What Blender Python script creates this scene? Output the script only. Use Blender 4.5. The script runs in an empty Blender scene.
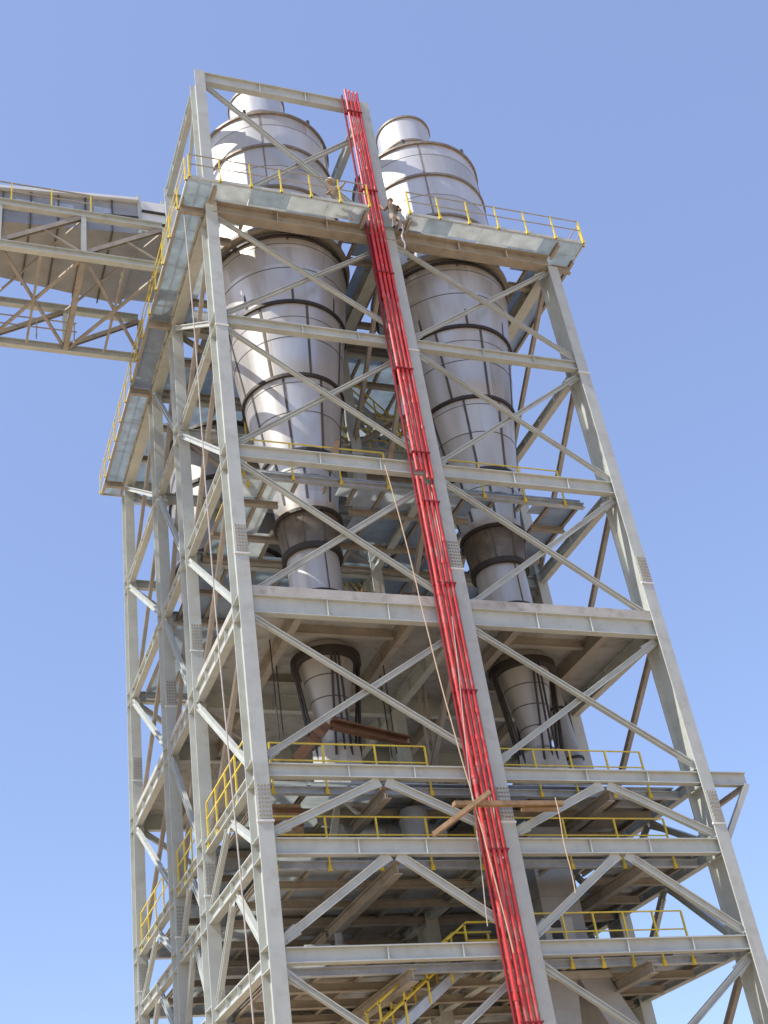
import bpy, bmesh, math, random
from mathutils import Vector, Matrix
random.seed(11)
scene = bpy.context.scene
COL = scene.collection
PI = math.pi
V = Vector

# ------------------------------------------------------------------ materials
def nodes_of(name):
    m = bpy.data.materials.new(name); m.use_nodes = True
    nt = m.node_tree
    return m, nt, nt.nodes['Principled BSDF']

def mat(name, col, rough=0.5, metal=0.0, var=0.12, scale=1.5, bump=0.0, dirt=None, dirt_amt=0.0, streak=False,
        translucent=0.0):
    m, nt, b = nodes_of(name)
    tc = nt.nodes.new('ShaderNodeTexCoord')
    mp = nt.nodes.new('ShaderNodeMapping')
    nt.links.new(tc.outputs['Object'], mp.inputs['Vector'])
    if streak: mp.inputs['Scale'].default_value = (1, 1, .12)
    n = nt.nodes.new('ShaderNodeTexNoise'); n.inputs['Scale'].default_value = scale
    n.inputs['Detail'].default_value = 6; n.inputs['Roughness'].default_value = .65
    nt.links.new(mp.outputs['Vector'], n.inputs['Vector'])
    r = nt.nodes.new('ShaderNodeValToRGB')
    r.color_ramp.elements[0].position = .3; r.color_ramp.elements[1].position = .7
    lo = tuple(max(0, c * (1 - var)) for c in col) + (1,); hi = tuple(min(1, c * (1 + var)) for c in col) + (1,)
    r.color_ramp.elements[0].color = lo; r.color_ramp.elements[1].color = hi
    nt.links.new(n.outputs['Fac'], r.inputs['Fac'])
    out = r.outputs['Color']
    if dirt:
        n2 = nt.nodes.new('ShaderNodeTexNoise'); n2.inputs['Scale'].default_value = scale * 2.3
        n2.inputs['Detail'].default_value = 8
        nt.links.new(mp.outputs['Vector'], n2.inputs['Vector'])
        r2 = nt.nodes.new('ShaderNodeValToRGB')
        r2.color_ramp.elements[0].position = .52; r2.color_ramp.elements[1].position = .72
        r2.color_ramp.elements[0].color = (0, 0, 0, 1); r2.color_ramp.elements[1].color = (dirt_amt,) * 3 + (1,)
        nt.links.new(n2.outputs['Fac'], r2.inputs['Fac'])
        mx = nt.nodes.new('ShaderNodeMix'); mx.data_type = 'RGBA'
        nt.links.new(r2.outputs['Color'], mx.inputs[0])
        nt.links.new(out, mx.inputs[6]); mx.inputs[7].default_value = tuple(dirt) + (1,)
        out = mx.outputs[2]
    nt.links.new(out, b.inputs['Base Color'])
    b.inputs['Metallic'].default_value = metal
    rr = nt.nodes.new('ShaderNodeMapRange')
    rr.inputs['To Min'].default_value = max(.05, rough - .1); rr.inputs['To Max'].default_value = min(1, rough + .12)
    nt.links.new(n.outputs['Fac'], rr.inputs['Value']); nt.links.new(rr.outputs['Result'], b.inputs['Roughness'])
    if bump:
        bp = nt.nodes.new('ShaderNodeBump'); bp.inputs['Strength'].default_value = bump; bp.inputs['Distance'].default_value = .05
        nt.links.new(n.outputs['Fac'], bp.inputs['Height']); nt.links.new(bp.outputs['Normal'], b.inputs['Normal'])
    if translucent:
        t = nt.nodes.new('ShaderNodeBsdfTranslucent'); nt.links.new(out, t.inputs['Color'])
        ms = nt.nodes.new('ShaderNodeMixShader'); ms.inputs[0].default_value = translucent
        nt.links.new(b.outputs[0], ms.inputs[1]); nt.links.new(t.outputs[0], ms.inputs[2])
        nt.links.new(ms.outputs[0], nt.nodes['Material Output'].inputs['Surface'])
    return m

M_STEEL = mat('grey_steel_paint', (.455, .48, .445), .5, 0, .09, 1.2, dirt=(.31, .27, .215), dirt_amt=.32)
M_STEEL2 = mat('dusty_shaded_steel_paint', (.33, .295, .245), .6, 0, .18, 1.1, dirt=(.22, .16, .11), dirt_amt=.5)  # browner steel: dust, plus the shade of inner members put into the colour
M_GALV = mat('galvanised_plate', (.46, .50, .53), .42, .35, .16, 2.5, bump=.05)
M_GRATE = mat('pale_floor_panel', (.66, .69, .68), .5, .0, .14, 2, translucent=.6)
M_GRP = mat('bluish_floor_panel', (.50, .57, .61), .45, .1, .16, 2, translucent=.55)
M_SST = mat('stainless_sheet', (.63, .62, .60), .47, .52, .12, .55, bump=.05, dirt=(.42, .36, .29), dirt_amt=.45, streak=True)
M_CYL2 = mat('weathered_sheet_dull', (.45, .425, .395), .46, .42, .16, .8, bump=.12, dirt=(.30, .255, .2), dirt_amt=.8, streak=True)
M_CYL3 = mat('weathered_sheet_bright', (.58, .56, .535), .34, .5, .12, .7, bump=.12, dirt=(.4, .36, .31), dirt_amt=.4, streak=True)
M_SST2 = mat('stainless_sheet_dull', (.53, .52, .50), .52, .5, .12, .7, bump=.08, dirt=(.40, .36, .31), dirt_amt=.5, streak=True)
M_CYL = mat('weathered_sheet', (.52, .495, .465), .38, .45, .14, .6, bump=.12, dirt=(.36, .31, .25), dirt_amt=.65, streak=True)
M_SSTD = mat('dull_cone_plate', (.42, .40, .375), .5, .45, .14, .9, bump=.06, dirt=(.25, .2, .16), dirt_amt=.5, streak=True)
M_DARK = mat('dark_bare_steel', (.055, .047, .042), .55, .4, .3, 2)
M_BAND = mat('brown_hoop', (.24, .20, .16), .55, .3, .25, 3)
M_DARK2 = mat('sooty_plate', (.19, .155, .125), .38, .6, .3, 2)
M_SEAM = mat('dark_weld_seam', (.11, .095, .08), .6, .3, .3, 4)
M_RED = mat('red_pipe_paint', (.58, .045, .042), .42, 0, .2, 1.5, dirt=(.55, .25, .22), dirt_amt=.6)
M_DRED = mat('dark_red_primer', (.22, .02, .028), .55, 0, .2, 2)
M_YEL = mat('yellow_rail_paint', (.76, .58, .06), .45, 0, .12, 3, dirt=(.45, .33, .12), dirt_amt=.5)
M_CONC = mat('concrete', (.43, .42, .39), .88, 0, .16, 1.1, bump=.25, dirt=(.27, .235, .19), dirt_amt=.75)
M_RUST = mat('rusty_steel', (.155, .08, .045), .85, .1, .3, 3, bump=.1)
M_WOOD = mat('weathered_plank', (.31, .205, .115), .85, 0, .35, 3, bump=.1)
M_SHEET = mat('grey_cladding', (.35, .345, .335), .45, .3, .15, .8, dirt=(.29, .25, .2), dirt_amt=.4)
M_WHITE = mat('white_cladding', (.74, .74, .72), .45, .1, .06, 1.5)
M_ROPE = mat('tan_rope', (.52, .40, .27), .9, 0, .15, 8)
M_WIRE = mat('grey_rope', (.42, .38, .35), .8, 0, .15, 8)
M_TEAL = mat('teal_paint', (.05, .14, .12), .5, 0, .2, 2)
M_SKIN = mat('skin', (.33, .19, .12), .6, 0, .06, 6)
M_SHIRT = mat('khaki_shirt', (.30, .25, .19), .85, 0, .2, 5)
M_TROUS = mat('pale_trousers', (.50, .50, .48), .85, 0, .12, 5)
M_HELM = mat('cream_helmet', (.72, .67, .52), .35, 0, .05, 5)
M_CAMO = mat('dark_work_shirt', (.15, .12, .085), .85, 0, .45, 9)
M_BLACK = mat('black_boot', (.03, .028, .026), .6, 0, .2, 5)

# ------------------------------------------------------------------ mesh helpers
class MB:
    def __init__(s): s.v = []; s.f = []; s.mi = []; s.sm = []
    def add(s, vs, fs, mi=0, smooth=False):
        o = len(s.v); s.v += [tuple(v) for v in vs]
        for f in fs: s.f.append([o + i for i in f]); s.mi.append(mi); s.sm.append(smooth)
    def box(s, lo, hi, mi=0):
        x0, y0, z0 = lo; x1, y1, z1 = hi
        s.add([(x0, y0, z0), (x1, y0, z0), (x1, y1, z0), (x0, y1, z0), (x0, y0, z1), (x1, y0, z1), (x1, y1, z1), (x0, y1, z1)],
              [(3, 2, 1, 0), (4, 5, 6, 7), (0, 1, 5, 4), (1, 2, 6, 5), (2, 3, 7, 6), (3, 0, 4, 7)], mi)
    def sweep(s, prof, p0, p1, up=(0, 0, 1), mi=0, smooth=False, prof1=None):
        p0 = V(p0); p1 = V(p1); d = (p1 - p0).normalized(); up = V(up)
        up = (up - d * up.dot(d))
        if up.length < 1e-4: up = V((0, 1, 0)) - d * d.y
        up.normalize(); sd = d.cross(up)
        n = len(prof); prof1 = prof1 or prof
        vs = [p0 + sd * a + up * b for a, b in prof] + [p1 + sd * a + up * b for a, b in prof1]
        fs = [(i, (i + 1) % n, n + (i + 1) % n, n + i) for i in range(n)]
        s.add(vs, fs, mi, smooth); s.add(vs, [tuple(range(n - 1, -1, -1)), tuple(range(n, 2 * n))], mi)
    def hbeam(s, p0, p1, h=.4, b=.25, t=.03, up=(0, 0, 1), mi=0):
        H, B, w = h / 2, b / 2, t * .4
        s.sweep([(-B, -H), (B, -H), (B, -H + t), (w, -H + t), (w, H - t), (B, H - t), (B, H), (-B, H), (-B, H - t), (-w, H - t), (-w, -H + t), (-B, -H + t)], p0, p1, up, mi)
    def bar(s, p0, p1, w=.08, h=None, up=(0, 0, 1), mi=0):
        h = h or w; a, b = w / 2, h / 2
        s.sweep([(-a, -b), (a, -b), (a, b), (-a, b)], p0, p1, up, mi)
    def tee(s, p0, p1, w=.2, h=.16, t=.025, up=(0, 0, 1), mi=0):
        # double-angle: two legs back to back with a table on top
        a = w / 2; g = t * .6
        s.sweep([(-a, 0), (a, 0), (a, t), (g, t), (g, h), (-g, h), (-g, t), (-a, t)], p0, p1, up, mi)
    def tube(s, p0, p1, r=.05, n=8, r1=None, mi=0):
        pr = [(r * math.cos(2 * PI * i / n), r * math.sin(2 * PI * i / n)) for i in range(n)]
        k = (r1 or r)
        pr1 = [(k * math.cos(2 * PI * i / n), k * math.sin(2 * PI * i / n)) for i in range(n)]
        s.sweep(pr, p0, p1, (0, 0, 1) if abs((V(p1) - V(p0)).normalized().z) < .95 else (0, 1, 0), mi, True, pr1)
    def path(s, pts, r, n=6, mi=0):
        pts = [V(p) for p in pts]; rings = []
        for i, p in enumerate(pts):
            d = (pts[min(i + 1, len(pts) - 1)] - pts[max(i - 1, 0)]).normalized()
            a = d.cross(V((0, 1, 0.03))).normalized(); b = d.cross(a)
            rings.append([p + a * r * math.cos(2 * PI * k / n) + b * r * math.sin(2 * PI * k / n) for k in range(n)])
        vs = [v for rg in rings for v in rg]
        fs = [(i * n + k, i * n + (k + 1) % n, (i + 1) * n + (k + 1) % n, (i + 1) * n + k) for i in range(len(pts) - 1) for k in range(n)]
        s.add(vs, fs, mi, True)
        s.add(vs[:n], [tuple(range(n))], mi); s.add(vs[-n:], [tuple(range(n))], mi)
    def lathe(s, prof, c=(0, 0), n=48, mi=0, caps=True, smooth=True, plates=None):
        x, y = c; vs = []; fs = []
        for r, z in prof:
            vs += [(x + r * math.cos(2 * PI * k / n), y + r * math.sin(2 * PI * k / n), z) for k in range(n)]
        for i in range(len(prof) - 1):
            for k in range(n):
                fs.append((i * n + k, i * n + (k + 1) % n, (i + 1) * n + (k + 1) % n, (i + 1) * n + k))
        s.add(vs, fs, mi, smooth)
        if plates:
            m0 = len(s.mi) - len(fs)
            for q in range(len(fs)): s.mi[m0 + q] = plates(q // n, q % n)
        if caps:
            m = len(prof) - 1
            s.add(vs[:n], [tuple(range(n - 1, -1, -1))], mi); s.add(vs[m * n:], [tuple(range(n))], mi)
    def ring(s, c, z, r0, r1, h, n=48, mi=0):   # closed ring of rectangular section
        x, y = c; vs = []; fs = []
        for r, dz in ((r0, 0), (r1, 0), (r1, h), (r0, h)):
            vs += [(x + r * math.cos(2 * PI * k / n), y + r * math.sin(2 * PI * k / n), z + dz) for k in range(n)]
        for i in range(4):
            j = (i + 1) % 4
            for k in range(n):
                fs.append((i * n + k, i * n + (k + 1) % n, j * n + (k + 1) % n, j * n + k))
        s.add(vs, fs, mi)
    def build(s, name, mats, parent=None):
        me = bpy.data.meshes.new(name); me.from_pydata(s.v, [], s.f)
        for m in (mats if isinstance(mats, (list, tuple)) else [mats]): me.materials.append(m)
        me.polygons.foreach_set('material_index', s.mi); me.polygons.foreach_set('use_smooth', s.sm)
        bm = bmesh.new(); bm.from_mesh(me); bmesh.ops.remove_doubles(bm, verts=bm.verts, dist=1e-5)
        bmesh.ops.recalc_face_normals(bm, faces=bm.faces); bm.to_mesh(me); bm.free()
        if any(s.sm):
            for e in me.edges: pass
            me.set_sharp_from_angle(angle=math.radians(38))
        me.update()
        o = bpy.data.objects.new(name, me); COL.objects.link(o)
        if parent is not None: o.parent = parent; o.matrix_parent_inverse = Matrix.Identity(4)
        return o

def tag(o, label, cat, group=None, kind=None):
    if label: o['label'] = label
    if cat: o['category'] = cat
    if group: o['group'] = group
    if kind: o['kind'] = kind
    return o
def thing(name, label, cat, group=None):
    o = bpy.data.objects.new(name, None); COL.objects.link(o); o.empty_display_size = .3
    return tag(o, label, cat, group)

# ------------------------------------------------------------------ layout (metres; z = 0 at the ground)
XB, XC = 7.049, 14.0
XS = [0.0, XB, XC]
YF = 0.25
YS = [YF, 6.41, 10.70, 17.60]
Z = dict(top=44.28, Lt=36.53, Lb=31.01, Lc=25.31, slab=19.67, p1=14.47, p2=12.34, p3=9.55, p4=4.1)
CD, CW = .84, .42      # column depth (along y) and flange width
AX1, AX2, AY = 3.5, 10.54, 3.2
tower = thing('preheater_tower', 'tall open grey steel frame tower carrying silver cyclones, concrete floor halfway up', 'tower')

# ---- columns
def column(x, y, top, splices=True):
    b = MB()
    b.hbeam((x, y, 0), (x, y, top), CD, CW, .045, up=(0, 1, 0))
    # stiffeners across the recess at the floor levels
    for k, z in Z.items():
        if z < top - .5:
            for dz in (-.28, .28):
                for sx in (-1, 1):
                    x0, x1 = (x + sx * .02, x + sx * (CW / 2 - .012))
                    b.box((min(x0, x1), y - CD / 2 + .045, z + dz - .012), (max(x0, x1), y + CD / 2 - .045, z + dz + .012))
    o = b.build('column', M_STEEL, tower)
    if splices:
        for z in (30.6, 21.9, 13.55):
            if z > top: continue
            if z < 30:
                s = MB(); yy = y - CD / 2 - .012
                s.box((x - CW / 2 + .03, yy - .012, z - .5), (x + CW / 2 - .03, yy + .008, z + .5))
                for i in range(4):
                    for j in range(8):
                        bx = x - .14 + i * .0935; bz = z - .42 + j * .12
                        s.box((bx - .022, yy - .05, bz - .022), (bx + .022, yy - .008, bz + .022), 1)
                s.build('splice_plate', [M_STEEL, M_STEEL2], o)
            zz = z - (.56 if z < 30 else 0); s = MB()
            s.box((x - CW / 2 - .025, y - CD / 2 - .03, zz - .03), (x + CW / 2 + .025, y - CD / 2 + .05, zz + .03))
            s.build('joint_ledge', M_WHITE, o)
    return o
for i, x in enumerate(XS):
    for j, y in enumerate(YS):
        top = Z['top'] + .26 if (i < 2 and j < 2) else 36.22
        column(x, y, top)

# ---- beams
LV = ['Lt', 'Lb', 'Lc', 'slab', 'p1', 'p2', 'p3', 'p4']
HB = dict(top=.55, Lt=.6, Lb=.40, Lc=.50, slab=.62, p1=.38, p2=.45, p3=.40, p4=.45)
def xbeam(y, x0, x1, z, h, b_=.26, stiff=True, m=M_STEEL):
    b = MB(); b.hbeam((x0, y, z), (x1, y, z), h, b_, .035)
    if stiff:
        for fx in (.36, .64) if random.random() < .5 else (.42, .72):
            xx = x0 + (x1 - x0) * fx
            b.box((xx - .012, y - b_ / 2 + .004, z - h / 2 + .035), (xx + .012, y - .016, z + h / 2 - .035))
    return b.build('beam', m, tower)
def ybeam(x, y0, y1, z, h, b_=.26):
    b = MB(); b.hbeam((x, y0, z), (x, y1, z), h, b_, .035)
    for f in (.25, .5, .75):
        yy = y0 + (y1 - y0) * f
        b.box((x - b_ / 2 + .004, yy - .012, z - h / 2 + .035), (x - .016, yy + .012, z + h / 2 - .035))
    return b.build('beam', M_STEEL, tower)
for k in LV:
    z, h = Z[k], HB[k]
    for j, y in enumerate(YS):
        yy = .03 if j == 0 else y
        bb = .44 if k == 'Lt' and j == 0 else .26; mm = M_STEEL2 if k == 'Lt' and j == 0 else M_STEEL  # top-deck front beam: dust and the deck's shade put into its browner colour
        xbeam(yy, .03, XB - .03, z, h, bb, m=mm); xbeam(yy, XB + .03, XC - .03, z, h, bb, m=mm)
    for i, x in enumerate(XS):
        if i == 1 and k in ('Lb',): continue
        for j in range(3):
            ybeam(x, YS[j] + CD / 2 + .003, YS[j + 1] - CD / 2 - .003, z, h * .9, .46 if k == 'Lt' else .26)
xbeam(.03, .03, XB - .03, Z['top'], .6); xbeam(YS[1], .03, XB - .03, Z['top'], .6)
ybeam(0, YS[0] + CD / 2, YS[1] - CD / 2, Z['top'], .55); ybeam(XB, YS[0] + CD / 2, YS[1] - CD / 2, Z['top'], .55)

# ---- bracing
def brace(p0, p1, face, off=0.0, size=.21, m=M_STEEL):
    b = MB(); d = V((0, off, 0)) if face == 'x' else V((off, 0, 0))
    up = (0, -1, 0) if face == 'x' else (-1, 0, 0)
    p0 = V(p0) + d; p1 = V(p1) + d
    dr = (p1 - p0).normalized(); n = V(up)
    b.hbeam(p0, p1, size, .15, .03, up=dr.cross(n))
    for p, k in ((p0, 1), (p1, -1)):       # gusset plates at both ends
        c = p + dr * k * .08
        sd = dr.cross(n)
        q = [c - dr * .36 - sd * .16, c + dr * .30 - sd * .12, c + dr * .30 + sd * .12, c - dr * .36 + sd * .16]
        b.add([v + n * .011 for v in q] + [v - n * .011 for v in q], [(0, 1, 2, 3), (7, 6, 5, 4), (0, 4, 5, 1), (1, 5, 6, 2), (2, 6, 7, 3), (3, 7, 4, 0)])
    return b.build('brace', m, tower)
def xpanel(xa, xb, y, za, zb, s=.19):    # za upper, zb lower
    brace((xa + .3, y, za - .5), (xb - .3, y, zb + .5), 'x', -.02, s * .85); brace((xa + .3, y, zb + .5), (xb - .3, y, za - .5), 'x', .16, s)
def vpanel_x(xa, xb, y, za, zb, s=.22):
    m = (xa + xb) / 2
    brace((m - .35, y, za - .38), (xa + .28, y, zb + .42), 'x', .0, s); brace((m + .35, y, za - .38), (xb - .28, y, zb + .42), 'x', .0, s)
for (xa, xb) in ((0, XB), (XB, XC)):
    for a, c in (('Lt', 'Lb'), ('Lb', 'Lc'), ('Lc', 'slab'), ('slab', 'p1'), ('p3', 'p4')):
        xpanel(xa, xb, .0, Z[a], Z[c], .14 if a in ('Lt', 'Lb') else .175)
    for a, c in (('p1', 'p2'), ('p2', 'p3')): vpanel_x(xa, xb, .0, Z[a], Z[c])
    for a, c in (('Lt', 'Lb'), ('Lb', 'Lc'), ('Lc', 'slab'), ('slab', 'p1')):     # back wall: one diagonal per bay
        s = 1 if xa == 0 else -1
        brace((xa + .3, YS[3], Z[a if s > 0 else c] - .4 * s), (xb - .3, YS[3], Z[c if s > 0 else a] + .4 * s), 'x')
# top frame
brace((.25, 0, Z['top'] - .5), (XB - .25, 0, Z['Lt'] + .5), 'x', -.02, .17); brace((.25, 0, Z['Lt'] + .5), (XB - .25, 0, Z['top'] - 1.6), 'x', .16, .17)
brace((0, YS[0] + .5, Z['top'] - .5), (0, YS[1] - .5, Z['Lt'] + .5), 'y', .0, .17)
for fi, x in ((0, 0.0), (2, XC)):
    sg = 1 if fi == 0 else -1
    for a, c in (('Lt', 'Lb'), ('Lb', 'Lc'), ('Lc', 'slab'), ('slab', 'p1'), ('p3', 'p4')):
        for j in range(3):
            y0, y1 = YS[j], YS[j + 1]
            if fi == 0:
                brace((x, y1 - .45, Z[a] - .45), (x, y0 + .45, Z[c] + .45), 'y', -.06, .19)
                brace((x, y0 + .45, Z[a] - .45), (x, y1 - .45, Z[c] + .45), 'y', .14, .15, M_STEEL2)
            else: brace((x, y0 + .45, Z[a] - .45), (x, y1 - .45, Z[c] + .45), 'y', .03, .19, M_STEEL2)
    for a, c in (('p1', 'p2'), ('p2', 'p3')):
        for j in range(3):
            y0, y1 = YS[j], YS[j + 1]; ym = (y0 + y1) / 2
            brace((x, ym - .3, Z[a] - .35), (x, y0 + .45, Z[c] + .35), 'y', 0, .2); brace((x, ym + .3, Z[a] - .35), (x, y1 - .45, Z[c] + .35), 'y', 0, .2)
# inner cross bracing on the middle row and along the middle line
for a, c in (('Lt', 'Lb'), ('Lb', 'Lc'), ('Lc', 'slab'), ('slab', 'p1')):
    brace((XB, YS[1] - .45, Z[c] + .4), (XB, YS[0] + .5, Z[a] - .4), 'y', 0, .2, M_STEEL2)
    brace((XB, YS[2] - .45, Z[a] - .4), (XB, YS[1] + .5, Z[c] + .4), 'y', 0, .2, M_STEEL2)
    brace((.3, YS[1], Z[a] - .5), (XB - .3, YS[1], Z[c] + .5), 'x', .0, .2, M_STEEL2)
    brace((XB + .3, YS[1], Z[c] + .5), (XC - .3, YS[1], Z[a] - .5), 'x', .0, .2, M_STEEL2)

# ---- concrete floor
b = MB(); zs = Z['slab'] + HB['slab'] / 2 + .004
b.box((-.05, -.10, zs), (XC + .05, 18.1, zs + .30))
for y in (2.0, 4.4, 8.5, 12.5, 15):
    pass
slab = b.build('concrete_floor', M_CONC, tower)
for x in (1.75, 5.4, 9.0, 12.2):
    b = MB(); b.hbeam((x, .35, zs - .26), (x, 17.3, zs - .26), .5, .24, .03); b.build('joist', M_STEEL2, slab)
for y in (1.6, 4.9):
    for xa, xb in ((.2, 1.62), (1.9, 5.26), (5.55, 7.1), (7.5, 8.86), (9.15, 12.05), (12.35, 13.8)):
        if xa in (1.9, 9.15):
            b = MB(); b.hbeam((xa, y, zs - .16), (xb, y, zs - .16), .3, .18, .025); b.build('joist', M_STEEL2, slab)

# ---- steel decks
def deck(key, xs, ys, top, holes, mats_fn, skip=0.04, jd=.2, gd=.36, joist_every=1, j0=0):
    """girders along x at ys, joists along y at xs, plates in the cells; holes = [(x, y, r)] for the vessels"""
    b = MB(); t = .03
    for i in range(len(xs) - 1):
        for j in range(len(ys) - 1):
            x0, x1, y0, y1 = xs[i] + .012, xs[i + 1] - .012, ys[j] + .012, ys[j + 1] - .012
            nx, ny = max(1, round((x1 - x0) / .6)), max(1, round((y1 - y0) / .6))
            full = True
            for (hx, hy, hr) in holes:
                cxn = min(max(hx, x0), x1); cyn = min(max(hy, y0), y1)
                if math.hypot(cxn - hx, cyn - hy) < hr: full = False
            mi = mats_fn(i, j)
            if mi is None: continue
            if full: b.box((x0, y0, top - t), (x1, y1, top), mi)
            else:
                for a in range(nx):
                    for c in range(ny):
                        u0, u1 = x0 + (x1 - x0) * a / nx, x0 + (x1 - x0) * (a + 1) / nx
                        w0, w1 = y0 + (y1 - y0) * c / ny, y0 + (y1 - y0) * (c + 1) / ny
                        ok = all(math.hypot(min(max(hx, u0), u1) - hx, min(max(hy, w0), w1) - hy) > hr for hx, hy, hr in holes)
                        if ok: b.box((u0, w0, top - t), (u1, w1, top), mi)
    d = b.build('floor_deck', [M_GALV, M_GRATE, M_STEEL2, M_GRP], tower)
    zj = top - t - jd / 2 - .004
    def runs(fixed, lo, hi, axis, gap):
        cuts = []
        for hx, hy, hr in holes:
            dd = abs(fixed - (hx if axis == 'y' else hy))
            if dd < hr + .1:
                hw = math.sqrt(max(0, (hr + .1) ** 2 - dd ** 2)); c = hy if axis == 'y' else hx
                cuts.append((c - hw, c + hw))
        cuts.sort(); out = []; cur = lo
        for a, c in cuts:
            if a > cur + .2: out.append((cur, min(a, hi)))
            cur = max(cur, c)
        if cur < hi - .2: out.append((cur, hi))
        return out
    for x in xs[::joist_every]:
        for a, c in runs(x, ys[j0] + .16, ys[-1] - .16, 'y', 0):
            m = MB(); m.hbeam((x, a, zj), (x, c, zj), jd, .11, .018); m.build('joist', M_STEEL2, d)
    zg = top - t - jd - gd / 2 - .010
    for n, y in enumerate(ys):
        if j0 and n <= j0: continue
        for a, c in runs(y, xs[0] + (1.2 if j0 else -.05), xs[-1] + (-1.2 if j0 else .05), 'x', 0):
            m = MB(); m.hbeam((a, y, zg), (c, y, zg), gd, .18, .025); m.build('girder', M_STEEL2 if 0 < n < len(ys) - 1 else M_GALV, d)
    return d
def lin(a, b_, n): return [a + (b_ - a) * i / n for i in range(n + 1)]
rnd = random.Random(5); r0 = random.Random(8)
# top deck with its overhangs
def f_top(i, j):
    if i == 0 or i == 12: return 3
    if j == 0 and i == 6: return None
    if j == 0: return 1 if r0.random() < .85 else 3
    r = rnd.random()
    return 3 if r < .6 else (1 if r < .86 else None)
xt = [-1.02] + [-.1, 1.4, 2.9, 4.4, 5.4, 5.95, 7.55, 8.4, 9.5, 10.8, 12.1, 13.4] + [15.12]
yt = [-1.0, -.22, 1.5, 4.9, 6.4, 8.5, 10.7, 13, 15.4, 17.7, 18.85]
dk = deck('Lt', xt, yt, 36.93, [(AX1, AY, 2.8), (AX2, AY, 2.8)], f_top, jd=.16, gd=.28, j0=1)
b = MB()   # edge channel round the deck
for p, q in (((-1.05, -1.03), (5.95, -1.03)), ((7.55, -1.03), (15.15, -1.03)), ((5.95, -1.0), (5.95, -.2)), ((7.55, -1.0), (7.55, -.2)), ((-1.05, -.99), (-1.05, 18.85)), ((15.15, -.99), (15.15, 18.85)), ((-1.05, 18.88), (15.15, 18.88))):
    b.bar((p[0], p[1], 36.89), (q[0], q[1], 36.89), .05, .14)
b.build('edge_channel', M_STEEL, dk)
# cantilever brackets that carry the overhang
for x in (0, 5.85, 7.65, XC):
    m = MB(); m.hbeam((x, -.93, 36.69), (x, YF - CD / 2 - .01, 36.69), .2, .12, .02); m.build('bracket', M_STEEL2, tower)
for j, y in enumerate(YS):
    for s, x in ((-1, 0), (1, XC)):
        m = MB(); m.hbeam((x + s * .22, y, 36.57), (x + s * 1.08, y, 36.57), .3, .16, .02); m.build('bracket', M_STEEL2, tower)

deck('Lb', lin(2.6, 12.0, 7), [6.75, 8.0, 9.2, 10.35], 31.36, [], lambda i, j: (3, 1, 0)[(i * 2 + j) % 3], jd=.16, gd=.26)
def f_mid(i, j):
    r = rnd.random()
    if j < 2: return 1 if r < .62 else 3
    return 1 if r < .22 else (3 if r < .93 else None)
deck('Lc', lin(.5, 5.7, 5) + lin(7.6, 13.1, 5), [.95, 2.5, 4.6, 6.1, 8.4, 10.6, 13.5, 17.2], 25.42, [(AX1, AY, 1.35), (AX2, AY, 1.35)], f_mid, jd=.13, gd=.2)
f_p = {'p1': lambda i, j: 1 if (j < 2 and i < 3) else f_low(i, j), 'p2': lambda i, j: 1 if i == 0 else f_low(i, j), 'p3': lambda i, j: f_low(i, j)}
def f_low(i, j):
    r = rnd.random()
    return 1 if (r < .14 or (i == 0 and r < .55)) else (2 if r < .55 else 0)
for k, holes in (('p1', [(AX1, AY, .5), (AX2, AY, .5)]), ('p2', [(9.75, 3.3, 1.1)]), ('p3', [])):
    deck(k, lin(.55, 6.55, 5) + lin(7.55, 13.6, 4), [.95, 2.6, 4.4, 6.2, 8.4, 10.6, 13, 15.4, 17.2], Z[k] + .10, holes, f_p[k], jd=.13, gd=.22)
for k in ('p1', 'p2', 'p3'):
    for x in (3.67, 10.75 if k != 'p2' else 11.3):
        for ya, yb in ((.18, YS[1] - .15), (YS[1] + .15, YS[2] - .15), (YS[2] + .15, YS[3] - .15)):
            m = MB(); m.hbeam((x, ya, Z[k] - .52), (x, yb, Z[k] - .52), .34, .24, .03); m.build('floor_girder', M_STEEL2, tower)
# p1 outrigger on the right
b = MB(); b.hbeam((XC + .22, .1, Z['p1'] + .02), (15.62, .1, Z['p1'] + .02), .42, .22, .03); b.build('outrigger', M_STEEL, tower)
b = MB(); b.hbeam((15.5, .1, Z['p1'] - .2), (XC + .22, 1.5, Z['p1'] - .9), .14, .16, .02); b.build('outrigger_strut', M_STEEL2, tower)
b = MB(); b.hbeam((15.5, .0, Z['p1'] - .2), (XC + .22, .0, 12.55), .14, .16, .02, up=(0, -1, 0)); b.build('outrigger_strut', M_STEEL, tower)

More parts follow.
